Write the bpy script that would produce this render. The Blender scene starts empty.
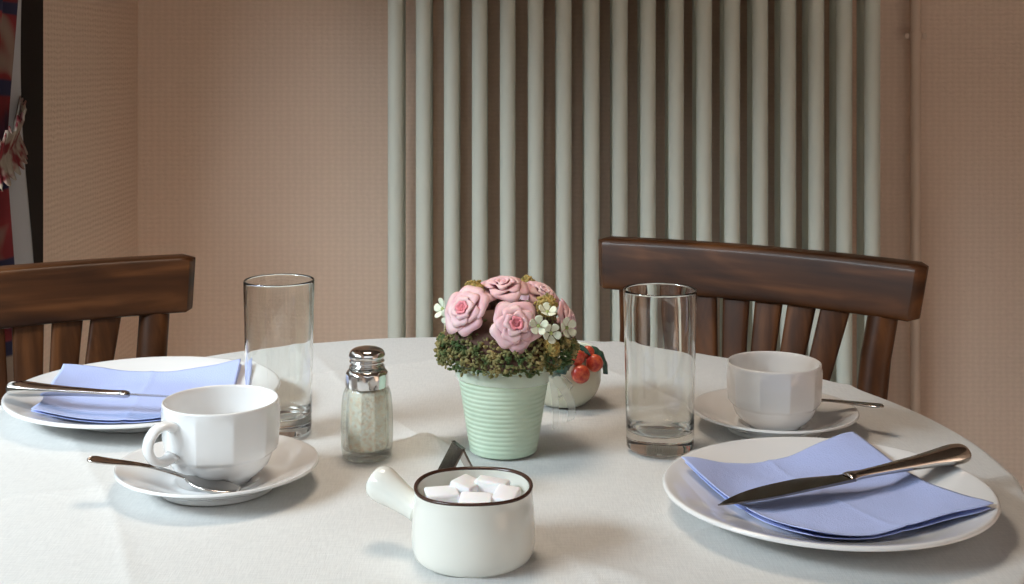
import bpy, bmesh, math, random
from mathutils import Vector, Matrix, noise
PI = math.pi
R = math.radians
SC = bpy.context.scene
COL = SC.collection
random.seed(7)

# ------------------------------------------------------------------ camera, world, lights, exposure
TZ = 0.75                                   # table surface height
CAMZ = 1.05
F = 1260.0
cam_d = bpy.data.cameras.new('camera'); cam = bpy.data.objects.new('camera', cam_d); COL.objects.link(cam)
cam.location = (0, 0, CAMZ); cam.rotation_euler = (R(90), 0, 0)
cam_d.sensor_width = 36; cam_d.lens = F / 1024 * 36; cam_d.shift_y = -232 / 1024; cam_d.clip_start = 0.02
SC.camera = cam
vs = SC.view_settings
vs.view_transform = 'Standard'; vs.look = 'None'; vs.gamma = 1; vs.use_curve_mapping = False
vs.exposure = -0.08
SC.cycles.use_denoising = True
SC.cycles.max_bounces = 14; SC.cycles.transmission_bounces = 12; SC.cycles.glossy_bounces = 6; SC.cycles.diffuse_bounces = 5
SC.cycles.transparent_max_bounces = 12
SC.cycles.caustics_refractive = True; SC.cycles.caustics_reflective = False
SC.cycles.blur_glossy = 0.6; SC.cycles.sample_clamp_indirect = 6

W = bpy.data.worlds.new('world'); SC.world = W; W.use_nodes = True
bg = W.node_tree.nodes['Background']; bg.inputs[1].default_value = 1.5
def sky_nodes():                            # bright overcast sky above a darker line of houses
    nt = W.node_tree; tc = nt.nodes.new('ShaderNodeTexCoord'); sp = nt.nodes.new('ShaderNodeSeparateXYZ'); rp = nt.nodes.new('ShaderNodeValToRGB')
    nt.links.new(tc.outputs['Generated'], sp.inputs[0]); nt.links.new(sp.outputs[2], rp.inputs[0]); nt.links.new(rp.outputs[0], bg.inputs[0])
    e = rp.color_ramp.elements
    e[0].position = 0.26; e[0].color = (0.09, 0.085, 0.08, 1); e[1].position = 0.46; e[1].color = (0.94, 0.97, 1.0, 1)
sky_nodes()

def area(name, loc, rot, sx, sy, power, color, shape='RECTANGLE'):
    l = bpy.data.lights.new(name, 'AREA'); l.shape = shape; l.size = sx; l.size_y = sy; l.energy = power; l.color = color
    o = bpy.data.objects.new(name, l); COL.objects.link(o); o.location = loc; o.rotation_euler = rot
    return o
# daylight outside the window in the left wall
DL = Vector((-1.95, -0.35, 2.20))
area('daylight', DL, (Vector((-0.2, 2.0, 0.55)) - DL).to_track_quat('-Z', 'Y').to_euler(), 2.3, 0.5, 180, (0.80, 0.90, 1.0))
def fill_sun():                                  # sunlight added to brighten the lower back wall by bounce off the floor
    l = bpy.data.lights.new('fill_sun', 'SUN'); l.energy = 13; l.angle = R(3); l.color = (1.0, 0.97, 0.93)
    o = bpy.data.objects.new('fill_sun', l); COL.objects.link(o); o.location = (-3, -2, 3)
    o.rotation_euler = Vector((0.5, 0.866, -1.19)).to_track_quat('-Z', 'Y').to_euler()
fill_sun()
LAMP = (-0.10, 1.00, 1.50)
area('pendant_light', (LAMP[0], LAMP[1], LAMP[2]), (0, 0, 0), 0.26, 0.26, 2.8, (1.0, 0.83, 0.66), 'DISK')

# ------------------------------------------------------------------ helpers
def P(px, py, z):
    """point of the place that stands at height z"""
    d = F * (CAMZ - z) / (py - 60.0)
    return Vector(((px - 512) / F * d, d, z))

def link(name, bm, mat, parent=None, smooth=True, recalc=True):
    if recalc: bmesh.ops.recalc_face_normals(bm, faces=bm.faces)
    me = bpy.data.meshes.new(name); bm.to_mesh(me); bm.free()
    mats = mat if isinstance(mat, (list, tuple)) else [mat]
    for m in mats: me.materials.append(m)
    if smooth:
        for p in me.polygons: p.use_smooth = True
    o = bpy.data.objects.new(name, me); COL.objects.link(o)
    if parent: o.parent = parent
    return o

def autos(o, ang=40):
    me = o.data
    bm = bmesh.new(); bm.from_mesh(me)
    for e in bm.edges:
        if len(e.link_faces) == 2 and e.calc_face_angle(0) > R(ang): e.smooth = False
    bm.to_mesh(me); bm.free()
    return o

def thing(name, label, cat, loc=(0, 0, 0), rz=0, group=None, s=1):
    o = bpy.data.objects.new(name, None); COL.objects.link(o); o.empty_display_size = 0.05
    o.location = loc; o.rotation_euler = (0, 0, rz); o.scale = (s, s, s)
    return tag(o, label, cat, group)

def tag(o, label, cat, group=None):
    o['label'] = label; o['category'] = cat
    if group: o['group'] = group
    return o

def struct(o):
    o['kind'] = 'structure'; return o

def dup(root, label, loc=None, rz=None, s=None):
    r = root.copy(); COL.objects.link(r); r['label'] = label
    if loc is not None: r.location = loc
    if rz is not None: r.rotation_euler = (0, 0, rz)
    if s is not None: r.scale = (s, s, s)
    for ch in list(root.children):
        c = ch.copy(); COL.objects.link(c); c.parent = r
        for g in list(ch.children):
            d = g.copy(); COL.objects.link(d); d.parent = c
    return r

def lathe(bm, prof, n=96, rf=None, cx=0, cy=0, cz=0, mi=0, close=False):
    rings = []
    for (r, z) in prof:
        if r < 1e-6: rings.append([bm.verts.new((cx, cy, cz + z))]); continue
        ring = []
        for k in range(n):
            a = 2 * PI * k / n
            rr, zz = (rf(r, z, a) if rf else (r, z))
            ring.append(bm.verts.new((cx + rr * math.cos(a), cy + rr * math.sin(a), cz + zz)))
        rings.append(ring)
    pairs = list(zip(rings, rings[1:]))
    if close: pairs.append((rings[-1], rings[0]))
    for A, B in pairs:
        if len(A) == 1 and len(B) == 1: continue
        for k in range(n):
            k2 = (k + 1) % n
            if len(A) == 1: f = bm.faces.new((A[0], B[k], B[k2]))
            elif len(B) == 1: f = bm.faces.new((A[k], A[k2], B[0]))
            else: f = bm.faces.new((A[k], A[k2], B[k2], B[k]))
            f.material_index = mi

def smooth_prof(pts, sub=4):
    """catmull-rom through a profile"""
    out = []
    n = len(pts)
    for i in range(n - 1):
        p0 = pts[max(i - 1, 0)]; p1 = pts[i]; p2 = pts[i + 1]; p3 = pts[min(i + 2, n - 1)]
        for k in range(sub):
            t = k / sub
            q = []
            for j in (0, 1):
                q.append(0.5 * ((2 * p1[j]) + (-p0[j] + p2[j]) * t + (2 * p0[j] - 5 * p1[j] + 4 * p2[j] - p3[j]) * t * t + (-p0[j] + 3 * p1[j] - 3 * p2[j] + p3[j]) * t ** 3))
            q[0] = max(q[0], 0)
            out.append(tuple(q))
    out.append(pts[-1])
    return out

def box(bm, lo, hi, bev=0.0, seg=2, M=None, mi=0):
    r = bmesh.ops.create_cube(bm, size=1)
    vsx = r['verts']
    for v in vsx:
        v.co = Vector([lo[i] + (v.co[i] + 0.5) * (hi[i] - lo[i]) for i in range(3)])
    geom = list({e for v in vsx for e in v.link_edges})
    fs = list({f for v in vsx for f in v.link_faces})
    for f in fs: f.material_index = mi
    allv = list(vsx)
    if bev > 0:
        rr = bmesh.ops.bevel(bm, geom=geom, offset=bev, segments=seg, affect='EDGES', profile=0.5)
        allv = list({v for f in rr['faces'] for v in f.verts} | {v for v in vsx if v.is_valid})
    if M is not None:
        for v in allv: v.co = M @ v.co
    return allv

def sweep(bm, pts, sect, closed_caps=True, up=Vector((0, 0, 1)), mi=0, loop=False):
    """pts: list of Vector; sect(i, t) -> list of (u, v) offsets; u along side, v along up-ish"""
    n = len(pts); rings = []
    for i, p in enumerate(pts):
        if loop: t = (pts[(i + 1) % n] - pts[i - 1]).normalized()
        else: t = (pts[min(i + 1, n - 1)] - pts[max(i - 1, 0)]).normalized()
        side = t.cross(up)
        if side.length < 1e-4: side = t.cross(Vector((0, 1, 0)))
        side.normalize(); w = side.cross(t).normalized()
        rings.append([bm.verts.new(p + side * u + w * v) for (u, v) in sect(i, i / (n - 1))])
    m = len(rings[0])
    prs = list(zip(rings, rings[1:]))
    if loop: prs.append((rings[-1], rings[0]))
    for A, B in prs:
        for k in range(m):
            f = bm.faces.new((A[k], A[(k + 1) % m], B[(k + 1) % m], B[k])); f.material_index = mi
    if closed_caps and not loop:
        bm.faces.new(rings[0][::-1]); bm.faces.new(rings[-1])

def ell(a, b, n=16):
    return [(a * math.cos(2 * PI * k / n), b * math.sin(2 * PI * k / n)) for k in range(n)]

def tube(bm, p, q, r, n=20, mi=0):
    p = Vector(p); q = Vector(q)
    up = Vector((0, 0, 1)) if abs((q - p).normalized().z) < 0.9 else Vector((0, 1, 0))
    sweep(bm, [p, q], lambda i, t: ell(r, r, n), up=up, mi=mi)

def sm(a, b, x):
    t = min(1, max(0, (x - a) / (b - a))); return t * t * (3 - 2 * t)

# ------------------------------------------------------------------ materials
def pmat(name, col, rough=0.5, metal=0.0, coat=0.0, spec=0.5, trans=0.0, ior=1.5, sheen=0.0, sss=0.0):
    m = bpy.data.materials.new(name); m.use_nodes = True
    b = m.node_tree.nodes['Principled BSDF']
    b.inputs['Base Color'].default_value = (*col, 1); b.inputs['Roughness'].default_value = rough
    b.inputs['Metallic'].default_value = metal; b.inputs['Coat Weight'].default_value = coat
    b.inputs['Coat Roughness'].default_value = 0.05
    b.inputs['Specular IOR Level'].default_value = spec
    b.inputs['Transmission Weight'].default_value = trans; b.inputs['IOR'].default_value = ior
    b.inputs['Sheen Weight'].default_value = sheen
    if sss: b.inputs['Subsurface Weight'].default_value = sss; b.inputs['Subsurface Scale'].default_value = 0.004
    return m
def N(m, t, **kw):
    n = m.node_tree.nodes.new(t)
    for k, v in kw.items():
        if k in ('operation', 'blend_type', 'data_type', 'noise_dimensions', 'wave_type', 'bands_direction', 'feature', 'distance'): setattr(n, k, v)
        else: n.inputs[k.replace('_', ' ')].default_value = v
    return n
def L(m, a, b): m.node_tree.links.new(a, b)
def BS(m): return m.node_tree.nodes['Principled BSDF']
def coords(m, scale=(1, 1, 1), rot=(0, 0, 0)):
    tc = m.node_tree.nodes.new('ShaderNodeTexCoord'); mp = m.node_tree.nodes.new('ShaderNodeMapping')
    mp.inputs['Scale'].default_value = scale; mp.inputs['Rotation'].default_value = rot
    L(m, tc.outputs['Object'], mp.inputs['Vector']); return mp.outputs[0]
def ramp(m, fac, stops):
    r = m.node_tree.nodes.new('ShaderNodeValToRGB'); e = r.color_ramp.elements
    while len(e) < len(stops): e.new(0.5)
    for i, (p, c) in enumerate(stops): e[i].position = p; e[i].color = (*c, 1)
    L(m, fac, r.inputs[0]); return r.outputs[0]
def bump(m, h, strength, dist):
    b = m.node_tree.nodes.new('ShaderNodeBump'); b.inputs['Strength'].default_value = strength; b.inputs['Distance'].default_value = dist
    L(m, h, b.inputs['Height']); L(m, b.outputs[0], BS(m).inputs['Normal']); return b
def math2(m, op, a, b=None):
    n = m.node_tree.nodes.new('ShaderNodeMath'); n.operation = op
    for i, x in enumerate((a, b)):
        if x is None: continue
        if isinstance(x, (int, float)): n.inputs[i].default_value = x
        else: L(m, x, n.inputs[i])
    return n.outputs[0]
def noise_var(m, c1, c2, scale, detail=4, stretch=(1, 1, 1), lo=0.35, hi=0.65):
    v = coords(m, stretch); n = N(m, 'ShaderNodeTexNoise', Scale=scale, Detail=detail); L(m, v, n.inputs['Vector'])
    L(m, ramp(m, n.outputs[0], [(lo, c1), (hi, c2)]), BS(m).inputs['Base Color']); return n

# embossed wallpaper: staggered little dimples
def wallpaper(name, axis):
    m = pmat(name, (0.5, 0.36, 0.28), 0.62, spec=0.35)
    v = coords(m); sp = m.node_tree.nodes.new('ShaderNodeSeparateXYZ'); L(m, v, sp.inputs[0])
    u = sp.outputs[axis]; z = sp.outputs[2]
    nz = N(m, 'ShaderNodeTexNoise', Scale=60, Detail=3); L(m, v, nz.inputs['Vector'])
    off = math2(m, 'MULTIPLY', math2(m, 'SUBTRACT', nz.outputs[0], 0.5), 3.0)
    ku, kz = 2 * PI / 0.028, 2 * PI / 0.020
    a = math2(m, 'ADD', math2(m, 'MULTIPLY', u, ku), off); b = math2(m, 'ADD', math2(m, 'MULTIPLY', z, kz), off)
    h = math2(m, 'MULTIPLY', math2(m, 'SINE', math2(m, 'ADD', a, b)), math2(m, 'SINE', math2(m, 'SUBTRACT', a, b)))
    n2 = N(m, 'ShaderNodeTexNoise', Scale=400, Detail=2); L(m, v, n2.inputs['Vector'])
    hh = math2(m, 'ADD', math2(m, 'MULTIPLY', h, 0.5), math2(m, 'MULTIPLY', n2.outputs[0], 0.5))
    bump(m, hh, 0.45, 0.0014)
    col = ramp(m, hh, [(0.0, (0.68, 0.515, 0.405)), (0.9, (0.74, 0.565, 0.45))])
    L(m, col, BS(m).inputs['Base Color'])
    return m
M_wall_b = wallpaper('wallpaper_back', 0); M_wall_l = wallpaper('wallpaper_left', 1)
M_paint = pmat('ceiling_paint', (0.10, 0.075, 0.06), 0.8)
M_floor = pmat('floor_laminate', (0.6, 0.5, 0.4), 0.5)
noise_var(M_floor, (0.60, 0.55, 0.50), (0.70, 0.65, 0.60), 3, 6, (12, 1, 1))
M_rad = pmat('radiator_enamel', (0.61, 0.63, 0.56), 0.34, spec=0.5)
M_pipe = pmat('pipe_paint', (0.62, 0.475, 0.375), 0.4)
M_frame = pmat('window_wood', (0.009, 0.005, 0.004), 0.7, spec=0.15)
M_wpane = bpy.data.materials.new('window_glass'); M_wpane.use_nodes = True
def pane_nodes():
    m = M_wpane; nt = m.node_tree; nt.nodes.remove(BS(m)); out = nt.nodes['Material Output']
    tr = nt.nodes.new('ShaderNodeBsdfTransparent'); tr.inputs[0].default_value = (0.96, 0.98, 0.97, 1)
    gl = nt.nodes.new('ShaderNodeBsdfGlossy'); gl.inputs['Roughness'].default_value = 0.02
    mx = nt.nodes.new('ShaderNodeMixShader'); mx.inputs[0].default_value = 0.04
    L(m, tr.outputs[0], mx.inputs[1]); L(m, gl.outputs[0], mx.inputs[2]); L(m, mx.outputs[0], out.inputs[0])
pane_nodes()

def wood(name, along):
    m = pmat(name, (0.1, 0.04, 0.02), 0.40, coat=0.06, spec=0.20)
    st = [26, 26, 26]; st[along] = 2.2
    v = coords(m, tuple(st)); n1 = N(m, 'ShaderNodeTexNoise', Scale=1.6, Detail=5, Distortion=0.9); L(m, v, n1.inputs['Vector'])
    st2 = [7, 7, 7]; st2[along] = 2.2
    v2 = coords(m, tuple(st2)); n2 = N(m, 'ShaderNodeTexNoise', Scale=2.2, Detail=3, Distortion=1.5); L(m, v2, n2.inputs['Vector'])
    f = math2(m, 'ADD', math2(m, 'MULTIPLY', n1.outputs[0], 0.55), math2(m, 'MULTIPLY', n2.outputs[0], 0.5))
    c = ramp(m, f, [(0.36, (0.022, 0.0075, 0.0028)), (0.52, (0.060, 0.0215, 0.0072)), (0.68, (0.140, 0.054, 0.018))])
    L(m, c, BS(m).inputs['Base Color'])
    bump(m, n1.outputs[0], 0.08, 0.001)
    return m
M_wood_x = wood('stained_wood_rail', 0); M_wood_z = wood('stained_wood_upright', 2)

M_cloth = pmat('tablecloth_linen', (0.80, 0.79, 0.75), 0.75, sheen=0.15, spec=0.25)
def cloth_nodes():
    m = M_cloth
    v = coords(m, (1, 1, 1), (0, 0, R(25)))
    w1 = N(m, 'ShaderNodeTexWave', wave_type='BANDS', bands_direction='X', Scale=260.0, Distortion=1.2, Detail=2.0); L(m, v, w1.inputs['Vector'])
    w2 = N(m, 'ShaderNodeTexWave', wave_type='BANDS', bands_direction='Y', Scale=260.0, Distortion=1.2, Detail=2.0); L(m, v, w2.inputs['Vector'])
    va = coords(m, (900, 90, 300), (0, 0, R(25))); sl = N(m, 'ShaderNodeTexNoise', Scale=1.0, Detail=2.0); L(m, va, sl.inputs['Vector'])
    vb = coords(m, (90, 900, 300), (0, 0, R(25))); sl2 = N(m, 'ShaderNodeTexNoise', Scale=1.0, Detail=2.0); L(m, vb, sl2.inputs['Vector'])
    s = math2(m, 'ADD', sl.outputs[0], sl2.outputs[0])
    h = math2(m, 'ADD', math2(m, 'MULTIPLY', math2(m, 'ADD', w1.outputs[1], w2.outputs[1]), 0.3), s)
    bump(m, h, 0.25, 0.0006)
    c = ramp(m, math2(m, 'MULTIPLY', s, 0.5), [(0.38, (0.62, 0.62, 0.61)), (0.6, (0.69, 0.69, 0.675))])
    L(m, c, BS(m).inputs['Base Color'])
cloth_nodes()
M_porc = pmat('white_porcelain', (0.80, 0.80, 0.80), 0.10, coat=0.3)
M_pot = pmat('cream_glaze', (0.78, 0.78, 0.72), 0.10, coat=0.4)
M_brown = pmat('brown_rim_glaze', (0.05, 0.02, 0.012), 0.2)
M_glass = pmat('clear_glass', (0.985, 1.0, 0.99), 0.0, trans=1.0, ior=1.48)
M_shglass = pmat('shaker_glass', (0.97, 0.99, 0.975), 0.0, trans=1.0, ior=1.45)
def clearer(m, k):                         # thin pressed glass: part of the light passes straight
    nt = m.node_tree; out = nt.nodes['Material Output']; b = BS(m)
    tr = nt.nodes.new('ShaderNodeBsdfTransparent'); mx = nt.nodes.new('ShaderNodeMixShader'); mx.inputs[0].default_value = k
    tr.inputs[0].default_value = b.inputs['Base Color'].default_value
    L(m, b.outputs[0], mx.inputs[1]); L(m, tr.outputs[0], mx.inputs[2]); L(m, mx.outputs[0], out.inputs[0])
clearer(M_shglass, 0.45)
M_steel = pmat('polished_steel', (0.62, 0.60, 0.58), 0.13, metal=1.0)
M_blade = pmat('blade_steel', (0.20, 0.18, 0.165), 0.14, metal=1.0)  # dark room reflection on the knife blade put into the base colour
M_chrome = pmat('chrome_cap', (0.72, 0.71, 0.70), 0.12, metal=1.0)
M_hole = pmat('dark_hole', (0.02, 0.02, 0.02), 0.8)
M_nap = pmat('blue_paper_napkin', (0.44, 0.52, 0.86), 0.85, spec=0.2, sheen=0.1)
def nap_nodes():
    m = M_nap; v = coords(m, (1, 1, 1)); n = N(m, 'ShaderNodeTexVoronoi', Scale=900.0); L(m, v, n.inputs['Vector'])
    n2 = N(m, 'ShaderNodeTexNoise', Scale=22.0, Detail=4.0); L(m, v, n2.inputs['Vector'])
    bump(m, math2(m, 'ADD', math2(m, 'MULTIPLY', n.outputs[0], 0.15), n2.outputs[0]), 0.5, 0.003)
nap_nodes()
M_sugar = pmat('sugar_white', (0.88, 0.88, 0.89), 0.8, sss=0.2)
def sugar_nodes():
    m = M_sugar; v = coords(m); n = N(m, 'ShaderNodeTexNoise', Scale=900.0, Detail=2.0); L(m, v, n.inputs['Vector']); bump(m, n.outputs[0], 0.3, 0.0006)
sugar_nodes()
M_salt = pmat('coarse_salt', (0.8, 0.75, 0.66), 0.7)
def salt_nodes():
    m = M_salt; v = coords(m)
    n = N(m, 'ShaderNodeTexVoronoi', Scale=420.0); L(m, v, n.inputs['Vector'])
    n2 = N(m, 'ShaderNodeTexNoise', Scale=330.0, Detail=2.0); L(m, v, n2.inputs['Vector'])
    c = ramp(m, math2(m, 'ADD', math2(m, 'MULTIPLY', n.outputs['Distance'], 0.25), math2(m, 'MULTIPLY', n2.outputs[0], 0.9)), [(0.42, (0.96, 0.92, 0.84)), (0.60, (0.93, 0.84, 0.70)), (0.80, (0.84, 0.64, 0.48))])
    L(m, c, BS(m).inputs['Base Color']); bump(m, n.outputs['Distance'], 0.6, 0.001)
salt_nodes()
M_mint = pmat('mint_pot_glaze', (0.50, 0.68, 0.50), 0.42, coat=0.1)
noise_var(M_mint, (0.53, 0.665, 0.515), (0.61, 0.74, 0.585), 40, 3)
M_pink = pmat('pink_petal', (0.80, 0.40, 0.45), 0.6, sss=0.15)
noise_var(M_pink, (0.76, 0.42, 0.47), (0.91, 0.63, 0.64), 70, 3)
M_pinkd = pmat('rose_heart', (0.80, 0.27, 0.32), 0.6)
M_moss = pmat('moss', (0.13, 0.16, 0.05), 0.85)
noise_var(M_moss, (0.055, 0.10, 0.028), (0.36, 0.29, 0.12), 95, 2, lo=0.38, hi=0.66)
M_seed = pmat('mustard_seed', (0.36, 0.27, 0.08), 0.85)
noise_var(M_seed, (0.26, 0.23, 0.07), (0.55, 0.38, 0.12), 300, 2)
M_white_f = pmat('white_blossom', (0.78, 0.82, 0.66), 0.6)
M_green_l = pmat('blossom_heart', (0.42, 0.50, 0.18), 0.6)
M_twig = pmat('brown_twig', (0.10, 0.045, 0.03), 0.8)
M_ribbon = pmat('sheer_ribbon', (0.9, 0.92, 0.88), 0.3)
def ribbon_nodes():
    m = M_ribbon; BS(m).inputs['Alpha'].default_value = 0.28
ribbon_nodes()
M_bowl = pmat('ivory_bowl_glaze', (0.62, 0.62, 0.50), 0.18, coat=0.3)
M_cherry = pmat('red_berry_glaze', (0.62, 0.07, 0.04), 0.3, coat=0.3)
noise_var(M_cherry, (0.50, 0.035, 0.03), (0.78, 0.18, 0.07), 260, 3, lo=0.4, hi=0.7)
M_leaf = pmat('teal_leaf_glaze', (0.03, 0.11, 0.10), 0.25, coat=0.3)
noise_var(M_leaf, (0.018, 0.07, 0.075), (0.07, 0.17, 0.12), 200, 3)
M_lining = pmat('curtain_lining', (0.38, 0.38, 0.40), 0.9)
M_shade = pmat('lamp_shade_fabric', (0.7, 0.62, 0.5), 0.8)
M_black = pmat('black_cord', (0.02, 0.02, 0.02), 0.5)
M_curt = pmat('printed_curtain', (0.4, 0.03, 0.03), 0.9)
def curtain_nodes():
    m = M_curt; v = coords(m, (1, 1, 1))
    n = N(m, 'ShaderNodeTexNoise', Scale=9.0, Detail=2.0, Distortion=0.6); L(m, v, n.inputs['Vector'])
    c1 = ramp(m, n.outputs[0], [(0.30, (0.015, 0.015, 0.04)), (0.40, (0.13, 0.012, 0.016)), (0.54, (0.20, 0.022, 0.026)), (0.59, (0.22, 0.14, 0.11)), (0.66, (0.28, 0.22, 0.17))])
    w = N(m, 'ShaderNodeTexWave', wave_type='BANDS', bands_direction='Z', Scale=2.4, Distortion=5.0, Detail=1.0); L(m, v, w.inputs['Vector'])
    k = ramp(m, w.outputs[1], [(0.90, (0, 0, 0)), (0.95, (1, 1, 1))])
    mx = m.node_tree.nodes.new('ShaderNodeMixRGB'); L(m, k, mx.inputs[0]); L(m, c1, mx.inputs[1]); mx.inputs[2].default_value = (0.02, 0.02, 0.055, 1)
    L(m, mx.outputs[0], BS(m).inputs['Base Color'])
curtain_nodes()

M_ruffle = pmat('ruffle_cloth', (0.4, 0.3, 0.25), 0.9)
noise_var(M_ruffle, (0.16, 0.015, 0.02), (0.30, 0.25, 0.20), 38, 2, lo=0.44, hi=0.56)
# ------------------------------------------------------------------ the room
D = 2.60; XL = -0.772; XR = 2.3; YB = -1.6; H = 2.5
WY0, WY1, WZ0, WZ1 = -1.20, 2.02, 0.35, 1.55
bm = bmesh.new(); box(bm, (XL - 0.2, D, 0), (XR, D + 0.15, H)); struct(link('wall_back', bm, M_wall_b, smooth=False))
bm = bmesh.new()
box(bm, (XL - 0.2, YB, 0), (XL, WY0, H)); box(bm, (XL - 0.2, WY1, 0), (XL, D, H))
box(bm, (XL - 0.2, WY0, 0), (XL, WY1, WZ0)); box(bm, (XL - 0.2, WY0, WZ1), (XL, WY1, H))
struct(link('wall_left', bm, M_wall_l, smooth=False))
bm = bmesh.new(); box(bm, (XR, YB, 0), (XR + 0.15, D + 0.15, H)); struct(link('wall_right', bm, M_wall_l, smooth=False))
bm = bmesh.new(); box(bm, (XL - 0.2, YB, -0.1), (XR, D + 0.15, 0)); struct(link('floor', bm, M_floor, smooth=False))
bm = bmesh.new(); box(bm, (XL - 0.2, YB, H), (XR, D + 0.15, H + 0.1)); struct(link('ceiling', bm, M_paint, smooth=False))
bm = bmesh.new(); box(bm, (XL, D - 0.014, 0), (XR, D, 0.08), 0.003); struct(link('baseboard_back', bm, M_frame, smooth=False))
bm = bmesh.new(); box(bm, (XL, YB, 0), (XL + 0.014, D - 0.014, 0.08), 0.003); struct(link('baseboard_left', bm, M_frame, smooth=False))
# window in the left wall with its dark wooden surround
win = bpy.data.objects.new('window_1', None); COL.objects.link(win); struct(win); win.location = (XL, (WY0 + WY1) / 2, WZ0)
def wlink(n, bm, mat):
    o = link(n, bm, mat, win, smooth=False); o.matrix_parent_inverse = Matrix.Translation(-Vector(win.location)); return o
bm = bmesh.new()
box(bm, (XL - 0.14, WY0, WZ0), (XL - 0.09, WY0 + 0.05, WZ1)); box(bm, (XL - 0.14, WY1 - 0.05, WZ0), (XL - 0.09, WY1, WZ1))
box(bm, (XL - 0.14, WY0 + 0.05, WZ0), (XL - 0.09, WY1 - 0.05, WZ0 + 0.05)); box(bm, (XL - 0.14, WY0 + 0.05, WZ1 - 0.05), (XL - 0.09, WY1 - 0.05, WZ1))
wlink('window_frame', bm, M_frame)
bm = bmesh.new(); box(bm, (XL - 0.125, WY0 + 0.05, WZ0 + 0.05), (XL - 0.119, WY1 - 0.05, WZ1 - 0.05)); wlink('window_pane', bm, M_wpane)
bm = bmesh.new(); box(bm, (XL, WY1 - 0.06, 0.081), (XL + 0.006, 2.06, 2.0), 0.001); struct(link('trim_1', bm, M_frame, smooth=False))
bm = bmesh.new(); box(bm, (XL - 0.08, WY0, WZ0), (XL + 0.01, WY1 - 0.061, WZ0 + 0.012), 0.002); wlink('window_sill', bm, M_frame)

# curtain: hangs beside the window, gathered by a ruffled tieback
def curtain():
    t = thing('curtain', 'red patterned curtain with pale lining gathered by a ruffled tieback at left edge', 'curtain', (-0.738, 1.655, 0.0))
    def shape(s, z):                       # s 0..1 from near edge to far edge
        g = math.exp(-((z - 0.93) / 0.22) ** 2)
        wd = 0.15 - 0.03 * g
        y = 0.20 - wd * (1 - s) - 0.02 * g
        amp = 0.017 * (1 - 0.35 * g)
        x = amp * math.sin(s * 2 * PI * 2.5 + 0.6 * math.sin(z * 3)) + 0.004 * math.sin(s * 31 + z * 9)
        return x, y
    bm = bmesh.new(); NS, NZ = 150, 60; g = []
    for j in range(NZ + 1):
        z = 0.10 + 1.88 * j / NZ; row = []
        for i in range(NS + 1):
            x, y = shape(i / NS * 0.93, z); row.append(bm.verts.new((x, y, z)))
        g.append(row)
    for j in range(NZ):
        for i in range(NS): bm.faces.new((g[j][i], g[j][i + 1], g[j + 1][i + 1], g[j + 1][i]))
    o = link('curtain_panel', bm, M_curt, t); md = o.modifiers.new('s', 'SOLIDIFY'); md.thickness = 0.0015
    bm = bmesh.new(); g = []
    for j in range(NZ + 1):
        z = 0.10 + 1.88 * j / NZ; row = []
        low = 0.006 + 0.012 * sm(1.15, 0.75, z)
        for i in range(13):
            u = i / 12; x, y = shape(0.93, z)
            row.append(bm.verts.new((x - 0.004 + low * math.sin(u * PI / 2) , y + 0.001 + 0.004 * u + 0.055 * u * sm(1.2, 0.7, z), z)))
        g.append(row)
    for j in range(NZ):
        for i in range(12): bm.faces.new((g[j][i], g[j][i + 1], g[j + 1][i + 1], g[j + 1][i]))
    o = link('lining', bm, M_lining, t); md = o.modifiers.new('s', 'SOLIDIFY'); md.thickness = 0.0015
    # ruffled tieback: a frilled band round the gathered cloth
    bm = bmesh.new(); n = 220; A = []; B = []; C_ = []
    for k in range(n):
        a = 2 * PI * k / n
        fr = math.sin(a * 33) ; f2 = math.sin(a * 47 + 1)
        cx, cy, cz = 0.0, 0.125, 0.935 + 0.035 * math.sin(a)
        r1x, r1y = 0.030, 0.062
        A.append(bm.verts.new((cx + r1x * math.cos(a), cy + r1y * math.sin(a), cz - 0.01)))
        B.append(bm.verts.new((cx + (r1x + 0.009 + 0.004 * fr) * math.cos(a), cy + (r1y + 0.010 + 0.004 * f2) * math.sin(a), cz + 0.026 + 0.006 * f2)))
        C_.append(bm.verts.new((cx + (r1x + 0.010 - 0.005 * fr) * math.cos(a), cy + (r1y + 0.011 - 0.005 * f2) * math.sin(a), cz - 0.040 + 0.006 * fr)))
    for k in range(n):
        k2 = (k + 1) % n
        bm.faces.new((A[k], A[k2], B[k2], B[k])); bm.faces.new((A[k2], A[k], C_[k], C_[k2]))
    o = link('tieback', bm, M_ruffle, t); md = o.modifiers.new('s', 'SOLIDIFY'); md.thickness = 0.002
    bm = bmesh.new(); tube(bm, (0, -0.12, 1.995), (0, 0.22, 1.995), 0.012)
    tube(bm, (-0.037, 0.19, 1.995), (0, 0.19, 1.995), 0.008); tube(bm, (-0.037, -0.09, 1.995), (0, -0.09, 1.995), 0.008)
    link('curtain_rail', bm, M_frame, t)
curtain()

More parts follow.
